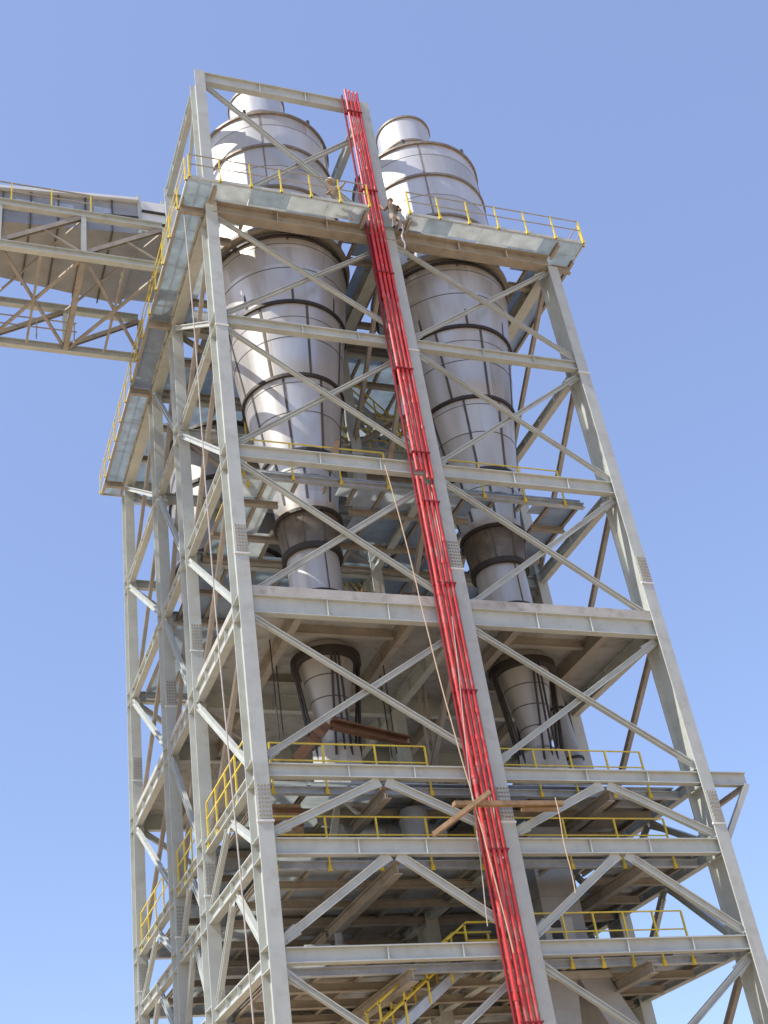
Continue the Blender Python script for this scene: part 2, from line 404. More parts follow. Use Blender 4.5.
# ------------------------------------------------------------------ cyclones
def cyclone(ax, ay, label, seed):
    r_ = random.Random(seed)
    t = thing('cyclone', label, 'cyclone', 'steel cyclones standing in the tower'); t.location = (ax, ay, 0)
    c = (0, 0)
    b = MB()
    up = [(2.74, 36.7), (2.74, 38.1), (2.74, 39.0), (2.74, 40.3), (2.74, 41.45), (2.74, 42.8), (2.74, 43.55), (2.74, 43.56), (1.25, 43.9)]
    tu = [[r_.choice((0, 0, 3)) for q in range(6)] for w in range(10)]
    b.lathe(up, c, 72, 0, plates=lambda i, k: tu[i][(k + i * 5) % 72 // 12])
    # plate seams as raised dark strips
    def vseam(a, r0, z0, r1, z1, w=.035, mi=1):
        d = V((math.cos(a), math.sin(a), 0)); s = V((-d.y, d.x, 0)) * w
        p = [d * (r0 + .004) - s, d * (r0 + .004) + s, d * (r1 + .004) + s, d * (r1 + .004) - s]
        vs = [(v.x, v.y, z) for v, z in zip(p, (z0, z0, z1, z1))] + [(v.x + d.x * .018, v.y + d.y * .018, z) for v, z in zip(p, (z0, z0, z1, z1))]
        b.add(vs, [(0, 1, 2, 3), (7, 6, 5, 4), (0, 4, 5, 1), (1, 5, 6, 2), (2, 6, 7, 3), (3, 7, 4, 0)], mi)
    for k in range(5): vseam(-PI / 2 - .33 + k * PI * .4, 2.74, 36.9, 2.74, 43.45, .03, 2)
    for z in (38.1, 40.3, 42.8): b.ring(c, z, 2.70, 2.748, .025, 72, 2)
    b.build('upper_shell', [M_SST, M_SEAM, M_BAND, M_SST2], t)
    b = MB(); b.lathe([(1.2, 43.7), (1.2, 47.3), (1.1, 47.3), (1.1, 43.7)], c, 48, 0, False); b.build('outlet_duct', [M_SST], t)
    for z, r, h, w in ((47.2, 1.2, .1, .07), (45.6, 1.2, .1, .07), (43.45, 2.74, .12, .09), (41.45, 2.74, .12, .08), (39.0, 2.74, .12, .08), (36.65, 2.74, .16, .16)):
        b = MB(); b.ring(c, z, r - .05, r + w, h, 64); b.build('stiffener_ring', M_BAND if z > 37 else M_STEEL2, t)
    # lifting lugs on the lid rim
    for k in range(6):
        a = -PI / 2 + .5 + k * PI / 3; b = MB()
        b.box((2.72 * math.cos(a) - .06, 2.72 * math.sin(a) - .06, 43.58), (2.72 * math.cos(a) + .06, 2.72 * math.sin(a) + .06, 43.9)); b.build('lifting_lug', M_SEAM, t)
    # lower shell: cylinder, cone
    def rad(z): return 2.66 if z > 35.8 else 2.66 + (z - 35.8) * .149
    tl = [[r_.choice((0, 0, 2, 3)) for q in range(8)] for w in range(12)]
    b = MB(); b.lathe([(2.66, 36.55), (2.66, 35.8)] + [(rad(z), z) for z in (35.05, 33.5, 31.9, 30.3, 28.7, 27.1, 25.6)] + [(1.06, 24.9)], c, 72, 0, plates=lambda i, k: tl[i][(k + i * 4) % 72 // 9])
    bands = (36.4, 33.3, 30.3, 27.1, 25.3)
    for n in range(len(bands) - 1):
        z1, z0 = bands[n], bands[n + 1]
        for k in range(8):
            vseam(-PI / 2 - .15 + n * .22 + k * PI / 4, rad(z0), z0, rad(z1), z1, .045)
        zm = (z0 + z1) / 2; r = rad(zm)
        b.ring(c, zm, r - .06, r + .012, .03, 72, 1)
        zq = z1 - .42 - .2 * (n % 2); b.ring(c, zq, rad(zq) - .06, rad(zq) + .010, .026, 72, 1)
    b.build('cone_shell', [M_CYL, M_SEAM, M_CYL2, M_CYL3], t)
    for z, h, w in ((36.3, .09, .10), (33.25, .13, .1), (30.12, .13, .1), (27.1, .13, .1)):
        b = MB(); b.ring(c, z, rad(z) - .08, rad(z) + w, h, 64); b.build('stiffener_ring', M_DARK, t)
    # spout between the deck and the concrete floor
    b = MB(); b.lathe([(1.08, 24.9), (1.05, 24.4), (.97, 23.55), (.89, 23.5), (.88, 20.35)], c, 48, 0)
    for k in range(7): 
        a = -PI / 2 + k * 2 * PI / 7 + .2; vseam(a, 1.085, 24.8, 1.055, 24.4, .05)
    vseam(-PI / 2 + .15, .89, 23.4, .88, 20.4, .02)
    b.build('spout', [M_CYL, M_SEAM], t)
    b = MB(); b.lathe([(1.10, 24.85), (1.08, 24.38), (.99, 23.65)], c, 48, 0, False)
    for k in range(9): vseam(k * 2 * PI / 9, 1.1, 24.8, .99, 23.66, .04)
    b.build('spout_collar', [M_DARK2, M_SEAM], t)
    for z, r, h, w, m in ((24.8, 1.05, .13, .16, M_DARK), (23.42, .93, .2, .12, M_DARK), (21.75, .88, .1, .07, M_DARK), (20.32, .88, .2, .1, M_TEAL)):
        b = MB(); b.ring(c, z, r - .05, r + w, h, 48); b.build('clamp_ring', m, t)
    # discharge cone below the floor with its cage of black rods
    b = MB(); b.lathe([(.9, 19.95), (.9, 19.5), (.42, 17.0), (.38, 15.8)], c, 40, 0)
    for z in (18.8, 18.1, 17.4): 
        r = .42 + (z - 17.0) / 2.5 * .48; b.ring(c, z, r - .05, r + .012, .035, 40, 1)
    b.build('discharge_cone', [M_SSTD, M_SEAM], t)
    b = MB(); b.ring(c, 19.4, .9, 1.14, .26, 40); b.build('cone_flange', M_DARK, t)
    for k in range(12):
        a = 2 * PI * (k // 3) / 4 - .05 + (k % 3 - 1) * .10; a2 = 2 * PI * (k // 3) / 4 - .05 + (k % 3 - 1) * .34 + r_.uniform(-.06, .06); b = MB()
        b.tube((1.08 * math.cos(a), 1.08 * math.sin(a), 19.45), (.7 * math.cos(a2), .74 * math.sin(a2), 16.1), .042, 6)
        b.build('rod', M_DARK, t)
    b = MB(); b.lathe([(.5, 16.7), (.78, 16.5), (.9, 14.4)], c, 8, 0, True, False); b.build('discharge_box', M_CONC, t)
    return t
cyclone(AX1, AY, 'tall silver cyclone with dark hoops, left of the red pipes', 1)
cyclone(AX2, AY, 'tall silver cyclone with dark hoops, right of the red pipes', 2)
def rear(ax, ay, label, zt):
    t = thing('rear_cyclone', label, 'cyclone', 'cyclones deep inside the tower'); t.location = (ax, ay, 0)
    b = MB(); b.lathe([(2.4, zt), (2.4, zt - 7), (1.0, zt - 13.2)], (0, 0), 56); b.build('shell', [M_SHEET], t)  # shade inside the tower is put into the darker shell colour
    for z, r in ((zt - .1, 2.4), (zt - 3, 2.4), (zt - 6.6, 2.4), (zt - 9, 2.0)):
        b = MB(); b.ring((0, 0), z, r - .1, r + .12, .16, 56); b.build('stiffener_ring', M_DARK, t)
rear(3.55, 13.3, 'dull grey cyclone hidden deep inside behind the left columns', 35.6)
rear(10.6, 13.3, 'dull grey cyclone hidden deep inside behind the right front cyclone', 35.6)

# ------------------------------------------------------------------ handrails
def rail(label, p0, p1, n, z, h=1.08, drop=.45, group='yellow handrails on the tower floors', mid=True, rail_m=None, out=(0, -1, 0), pw=.05):
    t = thing('handrail', label, 'handrail', group)
    p0 = V((p0[0], p0[1], z)); p1 = V((p1[0], p1[1], z)); d = (p1 - p0)
    rm = rail_m or M_YEL
    for i in range(n):
        p = p0 + d * (i / (n - 1)); b = MB()
        b.bar(p - V((0, 0, drop)), p + V((0, 0, h)), pw, pw, up=(0, 1, 0))
        o = V(out) * .035
        b.box((p.x - pw, p.y - pw * .7, p.z - drop), (p.x + pw, p.y + pw * .7, p.z - drop + .16)); b.build('post', M_YEL, t)
    b = MB(); b.bar(p0 + V((0, 0, h)), p1 + V((0, 0, h)), pw * .75, pw * .75); b.build('top_rail', rm, t)
    if mid:
        b = MB(); b.bar(p0 + V((0, 0, h * .52)), p1 + V((0, 0, h * .52)), .035, .035); b.build('mid_rail', rm, t)
    return t
ze = 36.97
rail('thin yellow-posted handrail on topmost platform front edge, left of the red pipes', (-1.0, -1.08), (5.95, -1.08), 7, ze, rail_m=M_STEEL2, drop=.15)
rail('thin yellow-posted handrail on topmost platform front edge, right of the red pipes', (7.6, -1.08), (15.1, -1.08), 7, ze, rail_m=M_STEEL2, drop=.15)
rail('yellow handrail along the topmost platform edge where the conveyor bridge arrives', (-1.1, -.9), (-1.1, 18.8), 15, ze, drop=.15)
rail('handrail with yellow posts on the right edge of the topmost platform', (15.2, -.9), (15.2, 18.8), 14, ze, rail_m=M_STEEL2, drop=.15)
rail('yellow handrail behind the beam under the left front cyclone cone', (.6, .84), (5.65, .84), 4, 25.46)
rail('thin yellow handrail behind the beam under the right front cyclone cone', (7.65, .84), (12.35, .84), 4, 25.46)
rail('yellow handrail in front of the left black discharge cone cage', (.6, .84), (5.35, .84), 4, Z['p1'] + .12)
rail('yellow handrail in front of the right black discharge cone cage', (7.65, .84), (12.6, .84), 5, Z['p1'] + .12)
rail('yellow handrail behind the slanted plank, second floor under the concrete, left bay', (.5, .84), (6.5, .84), 5, Z['p2'] + .08)
rail('yellow handrail under the plank scaffold, in the right front bay', (7.65, .84), (12.8, .84), 4, Z['p2'] + .08)
rail('yellow handrail beside the grey electrical cabinet, lowest in the right front bay', (7.7, .84), (12.55, .84), 6, Z['p3'] + .10)
rail('bright yellow handrail on the tower side floor, stretch nearest the front corner column', (-.05, 1.0), (-.05, 5.8), 5, Z['p1'] + .3)
rail('yellow handrail on the tower side floor, middle stretch behind the second column', (-.05, 7.0), (-.05, 10.2), 4, Z['p1'] + .3)
rail('dull yellow handrail on the tower side floor, stretch beside the rearmost column', (-.05, 11.3), (-.05, 17.0), 5, Z['p1'] + .3)
rail('short yellow handrail inside the left side bay above the concrete floor', (.9, 1.4), (.9, 5.6), 4, 25.45)

rail('yellow handrail deep inside, on the landing between the two big front cyclones', (2.7, 6.7), (11.9, 6.7), 8, 31.4)

# ------------------------------------------------------------------ red pipes down the middle column
names = ['leftmost', 'second from left', 'third from left', 'rightmost']
PX = [6.21, 6.375, 6.54, 6.705]
def pipe(x, y, z0, z1, label, grp):
    b = MB(); b.tube((x, y, z0), (x, y, z1), .058, 10)
    z = z0 + 1.5 + random.random() * 3
    while z < z1 - .8:          # screwed sockets
        b.tube((x, y, z), (x, y, z + .16), .074, 10); z += 6.0
    o = b.build('red_pipe', M_RED); tag(o, label, 'pipe', grp)
for i in range(4):
    pipe(PX[i], -.36, 25.0 - .3 * (i > 1), 44.85 - .03 * i, f'upper red pipe beside the middle column, {names[i]} of the four', 'upper red pipes on the middle column')
    pipe(PX[i] - .07, -.385, 0.5, 24.72 - .32 * (i > 1), f'lower red pipe beside the middle column, {names[i]} of the four', 'lower red pipes on the middle column')
ps = thing('pipe_support', 'dark red steel backing frame clamping the red pipes to the middle front column', 'pipe support')
for x in (6.08, 6.74):
    b = MB(); b.bar((x, -.22, .3), (x, -.22, 44.6), .05, .10, up=(0, 1, 0)); b.build('backing_rail', M_DRED, ps)
for z in [2.4, 7.6, 12.1, 16.9, 20.6, 23.7, 25.7, 29.4, 34.1, 38.6, 43.4]:
    b = MB(); b.box((6.04, -.29, z), (6.80, -.20, z + .07))
    for x in PX: b.box((x - .1, -.45, z + .015), (x + .065, -.29, z + .055))
    b.build('clamp', M_DRED, ps)
b = MB(); b.box((6.09, -.245, 33.0), (6.73, -.225, 36.3)); b.build('cover_plate', M_DRED, ps)

# ------------------------------------------------------------------ conveyor bridge on the left
br = thing('conveyor_bridge', 'grey lattice bridge with a long ribbed gallery joining the tower top from the left', 'bridge')
XL, XR = -40.5, -.72
for y in (4.7, 10.2):
    for z in (38.1, 40.45):
        b = MB(); b.hbeam((XL, y, z), (XR, y, z), .34, .26, .03, up=(0, 0, 1)); b.build('chord', M_STEEL, br)
nx = 12
px = [-.65 - 3.3 * i for i in range(nx + 1)]
for y in (4.7, 10.2):
    for i, x in enumerate(px[:-1]):
        b = MB(); b.hbeam((x, y, 38.27), (x, y, 40.28), .22, .2, .02, up=(0, 1, 0)); b.build('post', M_STEEL, br)
        b = MB(); b.hbeam((px[i + 1] + .1, y, 38.32), (x - .1, y, 40.25), .16, .2, .02, up=(0, -1, 0)); b.build('diagonal', M_STEEL2, br)
for i, x in enumerate(px):
    b = MB(); b.hbeam((x, 4.85, 38.05), (x, 10.05, 38.05), .3, .22, .02); b.build('cross_beam', M_STEEL2, br)
    if i < nx:
        b = MB(); b.bar((x - .1, 4.85, 38.03), (px[i + 1] + .1, 10.05, 38.03), .12, .1); b.build('floor_brace', M_STEEL2, br)
        b = MB(); b.bar((x - .1, 10.05, 38.15), (px[i + 1] + .1, 4.85, 38.15), .12, .1); b.build('floor_brace', M_STEEL2, br)
for i, x in enumerate(px[:-1]):
    xm = x - 1.65
    b = MB(); b.bar((xm, 4.85, 38.0), (xm, 10.05, 38.0), .1, .08); b.build('floor_strut', M_STEEL2, br)
    b = MB(); b.bar((x - .1, 4.7, 38.32), (xm, 4.7, 39.36), .07, .07, up=(0, 1, 0)); b.build('sub_diagonal', M_STEEL2, br)
    b = MB(); b.bar((x, 4.8, 40.3), (px[i + 1], 10.1, 40.3), .08, .08); b.build('top_brace', M_STEEL2, br)
# gallery: a big rectangular duct, widening at the tower end
def hull(b, st, mi=0):   # st = list of (x, y0, y1, z0, z1)
    vs = []; fs = []
    for x, y0, y1, z0, z1 in st: vs += [(x, y0, z0), (x, y1, z0), (x, y1, z1), (x, y0, z1)]
    for i in range(len(st) - 1):
        for k in range(4): fs.append((i * 4 + k, i * 4 + (k + 1) % 4, i * 4 + 4 + (k + 1) % 4, i * 4 + 4 + k))
    m = (len(st) - 1) * 4
    fs += [(3, 2, 1, 0), (m, m + 1, m + 2, m + 3)]
    b.add(vs, fs, mi)
b = MB(); hull(b, [(XL, 5.7, 8.2, 40.45, 42.05), (-7.5, 5.7, 8.7, 40.45, 42.2), (-1.5, 5.7, 10.0, 41.0, 42.8)])
gal = b.build('gallery', M_SHEET, br)
x = -2.6; ribs = MB()
while x > XL:
    f = max(0, min(1, (x + 7.5) / 6.0)); y1 = 8.7 + 1.4 * f; z0 = 40.45 + .55 * f; z1 = 42.2 + .6 * f
    ribs.box((x - .03, 5.62, z0 - .09), (x + .03, y1 + .08, z0 - .004)); ribs.box((x - .03, 5.62, z0), (x + .03, 5.695, z1 + .05))
    x -= 1.12
ribs.build('rib', M_SEAM, gal)
b = MB(); hull(b, [(XL, 5.5, 8.9, 42.11, 42.26), (-7.5, 5.5, 9.0, 42.26, 42.41), (-1.5, 5.5, 10.3, 42.86, 43.01)]); b.build('roof', M_WHITE, gal)
b = MB(); hull(b, [(XL, 5.56, 5.61, 41.2, 41.3), (-7.5, 5.56, 5.61, 41.25, 41.35), (-1.5, 5.56, 5.61, 41.8, 41.9)]); b.build('girt', M_DARK, gal)
xw = -3.0
while xw > -20:
    f = max(0, min(1, (xw + 7.5) / 6.0)); zc = 41.48 + .5 * f
    b = MB(); b.box((xw - .38, 5.66, zc), (xw + .38, 5.694, zc + .35)); b.build('window', M_GALV, gal); xw -= 1.6
b = MB(); hull(b, [(-1.48, 5.85, 9.9, 41.25, 43.2), (.9, 5.85, 9.9, 41.3, 43.25)]); sec = b.build('end_section', M_SHEET, br)
b = MB(); b.box((-1.45, 5.80, 41.32), (.85, 5.846, 43.18)); b.build('cladding', M_WHITE, sec)
for x in (-1.44, -.2):
    b = MB(); b.bar((x, 5.70, 41.0), (x, 5.70, 43.3), .14, .12, up=(0, 1, 0)); b.build('rib', M_STEEL, sec)
for z in (41.75, 42.45):
    b = MB(); b.box((-1.3, 5.72, z), (-.3, 5.79, z + .1)); b.build('girt', M_DARK, sec)
for y, lab in ((5.0, 'handrail with yellow posts on the near walkway of the conveyor bridge'), (9.9, 'grey handrail on the far walkway of the conveyor bridge')):
    t = thing('handrail', lab, 'handrail', 'handrails on the conveyor bridge')
    z = 41.0 if y < 6 else 38.35
    x0, x1 = (-3.6, -26) if y < 6 else (-3.6, -26)
    n = 15
    for i in range(n):
        xx = x0 + (x1 - x0) * i / (n - 1); b = MB(); b.bar((xx, y, z - (.5 if y < 6 else .1)), (xx, y, z + 1.05), .055, .055, up=(0, 1, 0)); b.build('post', M_YEL if y < 6 else M_STEEL2, t)
    for dz in (.55, 1.05):
        b = MB(); b.bar((x0 + .1, y, z + dz), (x1, y, z + dz), .045, .045); b.build('rail', M_STEEL2, t)
for x in (-30.65,):
    for y in (4.7, 10.2):
        b = MB(); b.hbeam((x, y, 0), (x, y, 37.9), .5, .4, .04, up=(0, 1, 0)); b.build('trestle_leg', M_STEEL, br)

# ------------------------------------------------------------------ stairs
def stair(label, p0, p1, w, ax, nst, z_rail=True):
    """p0 low, p1 high in the xz plane (ax='x'); w is the width along y"""
    t = thing('staircase', label, 'staircase'); p0 = V(p0); p1 = V(p1)
    for dy in (0, w):
        b = MB(); b.bar(p0 + V((0, dy, 0)), p1 + V((0, dy, 0)), .05, .24); b.build('stringer', M_GALV, t)
    for i in range(nst):
        p = p0.lerp(p1, (i + .5) / nst); b = MB()
        b.box((p.x - .15, p.y + .03, p.z - .02), (p.x + .15, p.y + w - .03, p.z + .02)); b.build('tread', M_GRATE, t)
    for dy in (-.04, w + .04):
        b = MB()
        for f in (.02, .27, .52, .77, .98):
            p = p0.lerp(p1, f) + V((0, dy, 0)); b.bar(p - V((0, 0, .1)), p + V((0, 0, 1.0)), .05, .05, up=(0, 1, 0))
        for h in (.5, 1.0): b.bar(p0 + V((0, dy, h)), p1 + V((0, dy, h)), .05, .05)
        e = p1 + V((0, dy, 0)); sx = 1 if p1.x > p0.x else -1
        for h in (.5, 1.0): b.bar(e + V((0, 0, h)), e + V((sx * 1.2, 0, h)), .05, .05)
        b.bar(e + V((sx * 1.1, 0, -.1)), e + V((sx * 1.1, 0, 1.0)), .05, .05, up=(0, 1, 0))
        b.build('stair_handrail', M_YEL, t)
    return t
stair('steel stair with yellow handrails rising past the lowest front beam', (3.0, 1.3, 7.6), (5.9, 1.3, 9.65), .9, 'x', 9)
stair('steel stair with pale treads between the two front cyclones', (10.7, 7.3, 31.4), (6.9, 7.3, 35.6), .95, 'x', 14)
stair('shaded steel stair behind the red pipes, just above the concrete floor', (9.3, 7.4, 20.3), (6.3, 7.4, 25.3), .95, 'x', 15)

# ------------------------------------------------------------------ chutes, boxes, loose items
t = thing('forked_chute', 'big grey forked chute spreading down under the lowest floor, right of the red pipes', 'chute')
def slab4(b, xa0, xa1, za, xb0, xb1, zb, y0, y1):
    b.add([(xa0, y0, za), (xa1, y0, za), (xa1, y1, za), (xa0, y1, za), (xb0, y0, zb), (xb1, y0, zb), (xb1, y1, zb), (xb0, y1, zb)],
          [(3, 2, 1, 0), (4, 5, 6, 7), (0, 1, 5, 4), (1, 2, 6, 5), (2, 3, 7, 6), (3, 0, 4, 7)])
b = MB(); slab4(b, 9.60, 10.55, 9.25, 12.0, 13.1, 4.4, 2.2, 3.7); b.build('chute_leg', M_SHEET, t)
b = MB(); slab4(b, 8.55, 9.50, 9.25, 7.85, 8.9, 4.4, 2.2, 3.7); b.build('chute_leg', M_SHEET, t)
b = MB(); b.box((8.5, 2.1, 9.255), (10.6, 3.8, 9.47)); b.build('top_flange', M_CONC, t)
t = thing('material_chute', 'square grey chute dropping between the two lowest floors behind the electrical cabinet', 'chute')
b = MB(); b.box((9.1, 2.6, 9.7), (10.4, 3.95, 13.9)); b.build('chute_body', M_SHEET, t)
for z in (10.75, 11.75, 12.9):
    b = MB(); b.box((9.06, 2.56, z), (10.44, 3.99, z + .05)); b.build('chute_rib', M_SHEET, t)
t = thing('electrical_cabinet', 'small grey cabinet with dark louvres standing behind the lowest handrail', 'cabinet')
b = MB(); b.box((8.4, 1.5, 9.66), (9.35, 1.95, 10.8)); b.build('cabinet_body', M_CONC, t)
for z in (10.1, 10.42):
    b = MB(); b.box((8.62, 1.47, z + .1), (8.95, 1.499, z + .3)); b.build('louvre', M_BLACK, t)

def plank(name, label, p0, p1, w, h, m, cat):
    b = MB(); b.bar(p0, p1, w, h); o = b.build(name, m); tag(o, label, cat)
    return o
plank('scaffold_plank', 'long weathered plank lying level in front of the red pipes and middle column', (5.2, -.72, 13.28), (8.55, -.72, 13.32), .20, .12, M_WOOD, 'plank')
plank('scaffold_plank', 'shorter plank slanting across the left end of the level plank', (4.5, -.6, 12.45), (6.15, -1.1, 13.47), .22, .12, M_WOOD, 'plank')
plank('scaffold_pole', 'thin wooden pole tied under the right end of the level plank', (7.3, -.60, 13.18), (8.4, -.66, 13.18), .1, .1, M_WOOD, 'pole')
def channel(label, p0, p1):
    b = MB(); b.sweep([(-.12, -.15), (.12, -.15), (.12, -.1), (-.07, -.1), (-.07, .1), (.12, .1), (.12, .15), (-.12, .15)], p0, p1)
    tag(b.build('rusty_channel', M_RUST), label, 'steel channel', 'rusty channels on the floor below the concrete slab')
channel('long rusty brown channel lying across the foot of the left discharge cone', (2.9, 1.75, 16.75), (5.5, 2.2, 16.45))
channel('rusty brown channel tilted down to the left of the left discharge cone', (2.75, 1.8, 16.75), (1.7, 1.9, 15.6))
for i, (x, y, a, lab) in enumerate(((5.7, .84, 25.5, 'right'), (3.7, .84, 25.5, 'left'))):
    b = MB(); b.bar((x - .12, y - .12, a - .05), (x + .3, y - .12, a + 1.3), .16, .04, up=(0, 1, 0)); tag(b.build('orange_board', M_WOOD), f'small orange board on handrail under the left cyclone cone, {lab} one of two', 'board', 'orange boards on the handrail')
t = thing('vertical_pipe', 'pair of thin grey upright pipes just left of the red pipes under the concrete floor', 'pipe')
for dx in (0, .22):
    b = MB(); b.tube((7.45 + dx, 5.0, 14.7), (7.45 + dx, 5.0, 19.9), .055, 8); b.build('pipe', M_STEEL2, t)

t = thing('makeshift_barrier', 'makeshift barrier of thin brown poles standing on the edge of the concrete floor', 'barrier')
for x, dz in ((4.3, 1.0), (4.95, 1.35), (5.6, .9), (6.1, 1.0)):
    b = MB(); b.tube((x, 1.3, 20.2), (x + .04, 1.35, 20.3 + dz), .032, 6); b.build('pole', M_WOOD, t)
for p, q in (((4.0, 1.3, 20.95), (6.3, 1.25, 21.25)), ((4.2, 1.35, 21.25), (6.4, 1.3, 20.85)), ((4.1, 1.3, 20.6), (6.3, 1.3, 20.62))):
    b = MB(); b.tube(p, q, .022, 6); b.build('rail', M_RUST, t)
for i, (x, y, z0) in enumerate(((1.5, 2.6, 16.6), (1.9, 3.4, 16.9), (5.4, 3.0, 16.4), (5.75, 4.2, 16.8))):
    b = MB(); b.tube((x, y, z0), (x, y, 19.99), .022, 6); o = b.build('hanger_rod', M_DARK)
    tag(o, f'thin black rod hanging from the concrete floor beside the left discharge cone, {["leftmost", "second from left", "third from left", "rightmost"][i]}', 'rod', 'black hanger rods under the concrete floor')

zb = Z['p2'] + .105
t = thing('storage_drum', 'pale grey round drum standing on the floor behind the slanted plank', 'drum')
b = MB(); b.lathe([(.42, zb), (.42, zb + 1.75), (.36, zb + 1.85)], (5.3, 2.3), 28); b.build('drum_body', M_GALV, t)
for z in (.45, 1.45):
    b = MB(); b.ring((5.3, 2.3), zb + z, .40, .445, .05, 28); b.build('drum_hoop', M_STEEL, t)
t = thing('wooden_crate', 'tall orange brown timber crate beside the front corner column, behind a yellow handrail', 'crate')
b = MB(); b.box((.75, 1.7, zb), (1.65, 2.5, zb + 1.75)); b.build('crate_body', M_WOOD, t)
for z in (.1, .7, 1.1, 1.5):
    b = MB(); b.box((.72, 1.67, zb + z), (1.68, 1.698, zb + z + .14)); b.build('slat', M_RUST, t)
b = MB(); b.add([(2.1, 1.5, zb), (2.5, 1.9, zb), (2.95, 1.9, zb + 2.0), (2.65, 1.5, zb + 1.95), (3.5, 1.8, zb + 1.5), (3.2, 1.5, zb + 1.4)], [(0, 1, 2, 3), (3, 2, 4, 5)])
o = b.build('bent_sheet', M_STEEL); sm = o.modifiers.new('thick', 'SOLIDIFY'); sm.thickness = .03
tag(o, 'bent pale steel sheet propped behind the handrail, right of the orange crate', 'steel sheet')
t = thing('air_duct', 'round grey duct running level above the second floor behind the left handrail', 'duct')
b = MB(); b.tube((3.4, 3.4, Z['p2'] + 1.62), (6.7, 3.4, Z['p2'] + 1.62), .3, 20); b.build('duct_body', M_GALV, t)
for x in (3.8, 4.7, 6.1):
    b = MB(); b.tube((x, 3.4, Z['p2'] + 1.62), (x + .06, 3.4, Z['p2'] + 1.62), .34, 20); b.build('duct_band', M_STEEL2, t)
t = thing('pump_set', 'small dark pump with round motor on the lowest visible floor, left bay', 'pump')
zp = Z['p3'] + .105
b = MB(); b.box((1.3, 1.6, zp), (2.7, 2.2, zp + .14)); b.build('base_frame', M_STEEL2, t)
b = MB(); b.tube((1.4, 1.9, zp + .42), (2.1, 1.9, zp + .42), .26, 16); b.build('motor', M_SHEET, t)
b = MB(); b.lathe([(.3, zp + .15), (.3, zp + .6), (.12, zp + .62), (.12, zp + .95)], (2.4, 1.9), 16); b.build('pump_body', M_DARK2, t)
t = thing('flue_duct', 'leaning dark grey duct beside the right black discharge cone cage', 'duct')
b = MB(); b.tube((12.25, 4.6, 19.9), (12.65, 4.4, 14.6), .36, 20); b.build('duct_body', M_SHEET, t)
for f in (.2, .55, .85):
    p = V((12.25, 4.6, 19.9)).lerp(V((12.65, 4.4, 14.6)), f); q = V((12.25, 4.6, 19.9)).lerp(V((12.65, 4.4, 14.6)), f + .015)
    b = MB(); b.tube(p, q, .42, 20); b.build('duct_band', M_DARK, t)

# ropes
def rope(label, p0, p1, r, m, wav=.03):
    pts = []; n = 24; rr = random.Random(len(label))
    for i in range(n + 1):
        f = i / n; p = V(p0).lerp(V(p1), f); p.x += math.sin(f * 9 + rr.random() * .5) * wav; pts.append(p)
    b = MB(); b.path(pts, r); tag(b.build('rope', m), label, 'rope')
rope('tan rope hanging down over the red pipes from the floor under the cyclone cones', (4.78, -.95, 24.6), (5.98, -1.0, 9.2), .019, M_ROPE, .04)
rope('tan rope hanging from the right end of the level plank', (8.2, -.98, 13.4), (8.15, -1.0, 10.7), .016, M_ROPE, .02)
rope('long pale rope hanging from the corner of the topmost platform down the left side', (-.95, .3, 37.0), (-.6, .3, 3.0), .022, M_WIRE, .04)
rope('thin grey wire hanging just left of the red pipes below the concrete floor', (6.3, -.6, 19.3), (5.6, -.6, 10.0), .015, M_WIRE, .02)

# ------------------------------------------------------------------ people
def person(label, J, E, mats_zone, extra, scale=1.0):
    """J name -> (pos, radius); E edges; skin modifier grown into one mesh"""
    names_ = list(J); me = bpy.data.meshes.new('person')
    me.from_pydata([J[n][0] for n in names_], [(names_.index(a), names_.index(c)) for a, c in E][:0] + [(names_.index(a), names_.index(c)) for a, c in E], [])
    o = bpy.data.objects.new('person', me); COL.objects.link(o)
    mod = o.modifiers.new('skin', 'SKIN')
    for i, n in enumerate(names_):
        sv = me.skin_vertices[0].data[i]; r = J[n][1]; sv.radius = r if isinstance(r, tuple) else (r, r); sv.use_root = (n == 'pelvis')
    sub = o.modifiers.new('sub', 'SUBSURF'); sub.levels = 2; sub.render_levels = 2
    dg = bpy.context.evaluated_depsgraph_get(); ev = o.evaluated_get(dg)
    m2 = bpy.data.meshes.new_from_object(ev); o.modifiers.clear(); o.data = m2
    m2.materials.clear()
    for m in mats_zone['mats']: m2.materials.append(m)
    keys = [(V(J[n][0]), mats_zone['zone'].get(n, 0)) for n in names_]
    # nearest bone decides the material
    segs = [(V(J[a][0]), V(J[c][0]), mats_zone['zone'].get(c, 0)) for a, c in E]
    for p in m2.polygons:
        c = p.center; best = (9, 0)
        for a, d, z in segs:
            ab = d - a; f = max(0, min(1, (c - a).dot(ab) / ab.length_squared)); dist = (c - a - ab * f).length
            if dist < best[0]: best = (dist, z)
        p.material_index = best[1]; p.use_smooth = True
    tag(o, label, 'person')
    for nm, b, m in extra:
        b.build(nm, m, o)
    return o
EDGES = [('pelvis', 'waist'), ('waist', 'chest'), ('chest', 'neck'), ('neck', 'head'), ('head', 'crown'),
         ('chest', 'lsh'), ('lsh', 'lel'), ('lel', 'lwr'), ('lwr', 'lha'), ('chest', 'rsh'), ('rsh', 'rel'), ('rel', 'rwr'), ('rwr', 'rha'),
         ('pelvis', 'lhip'), ('lhip', 'lkn'), ('lkn', 'lan'), ('lan', 'lto'), ('pelvis', 'rhip'), ('rhip', 'rkn'), ('rkn', 'ran'), ('ran', 'rto')]
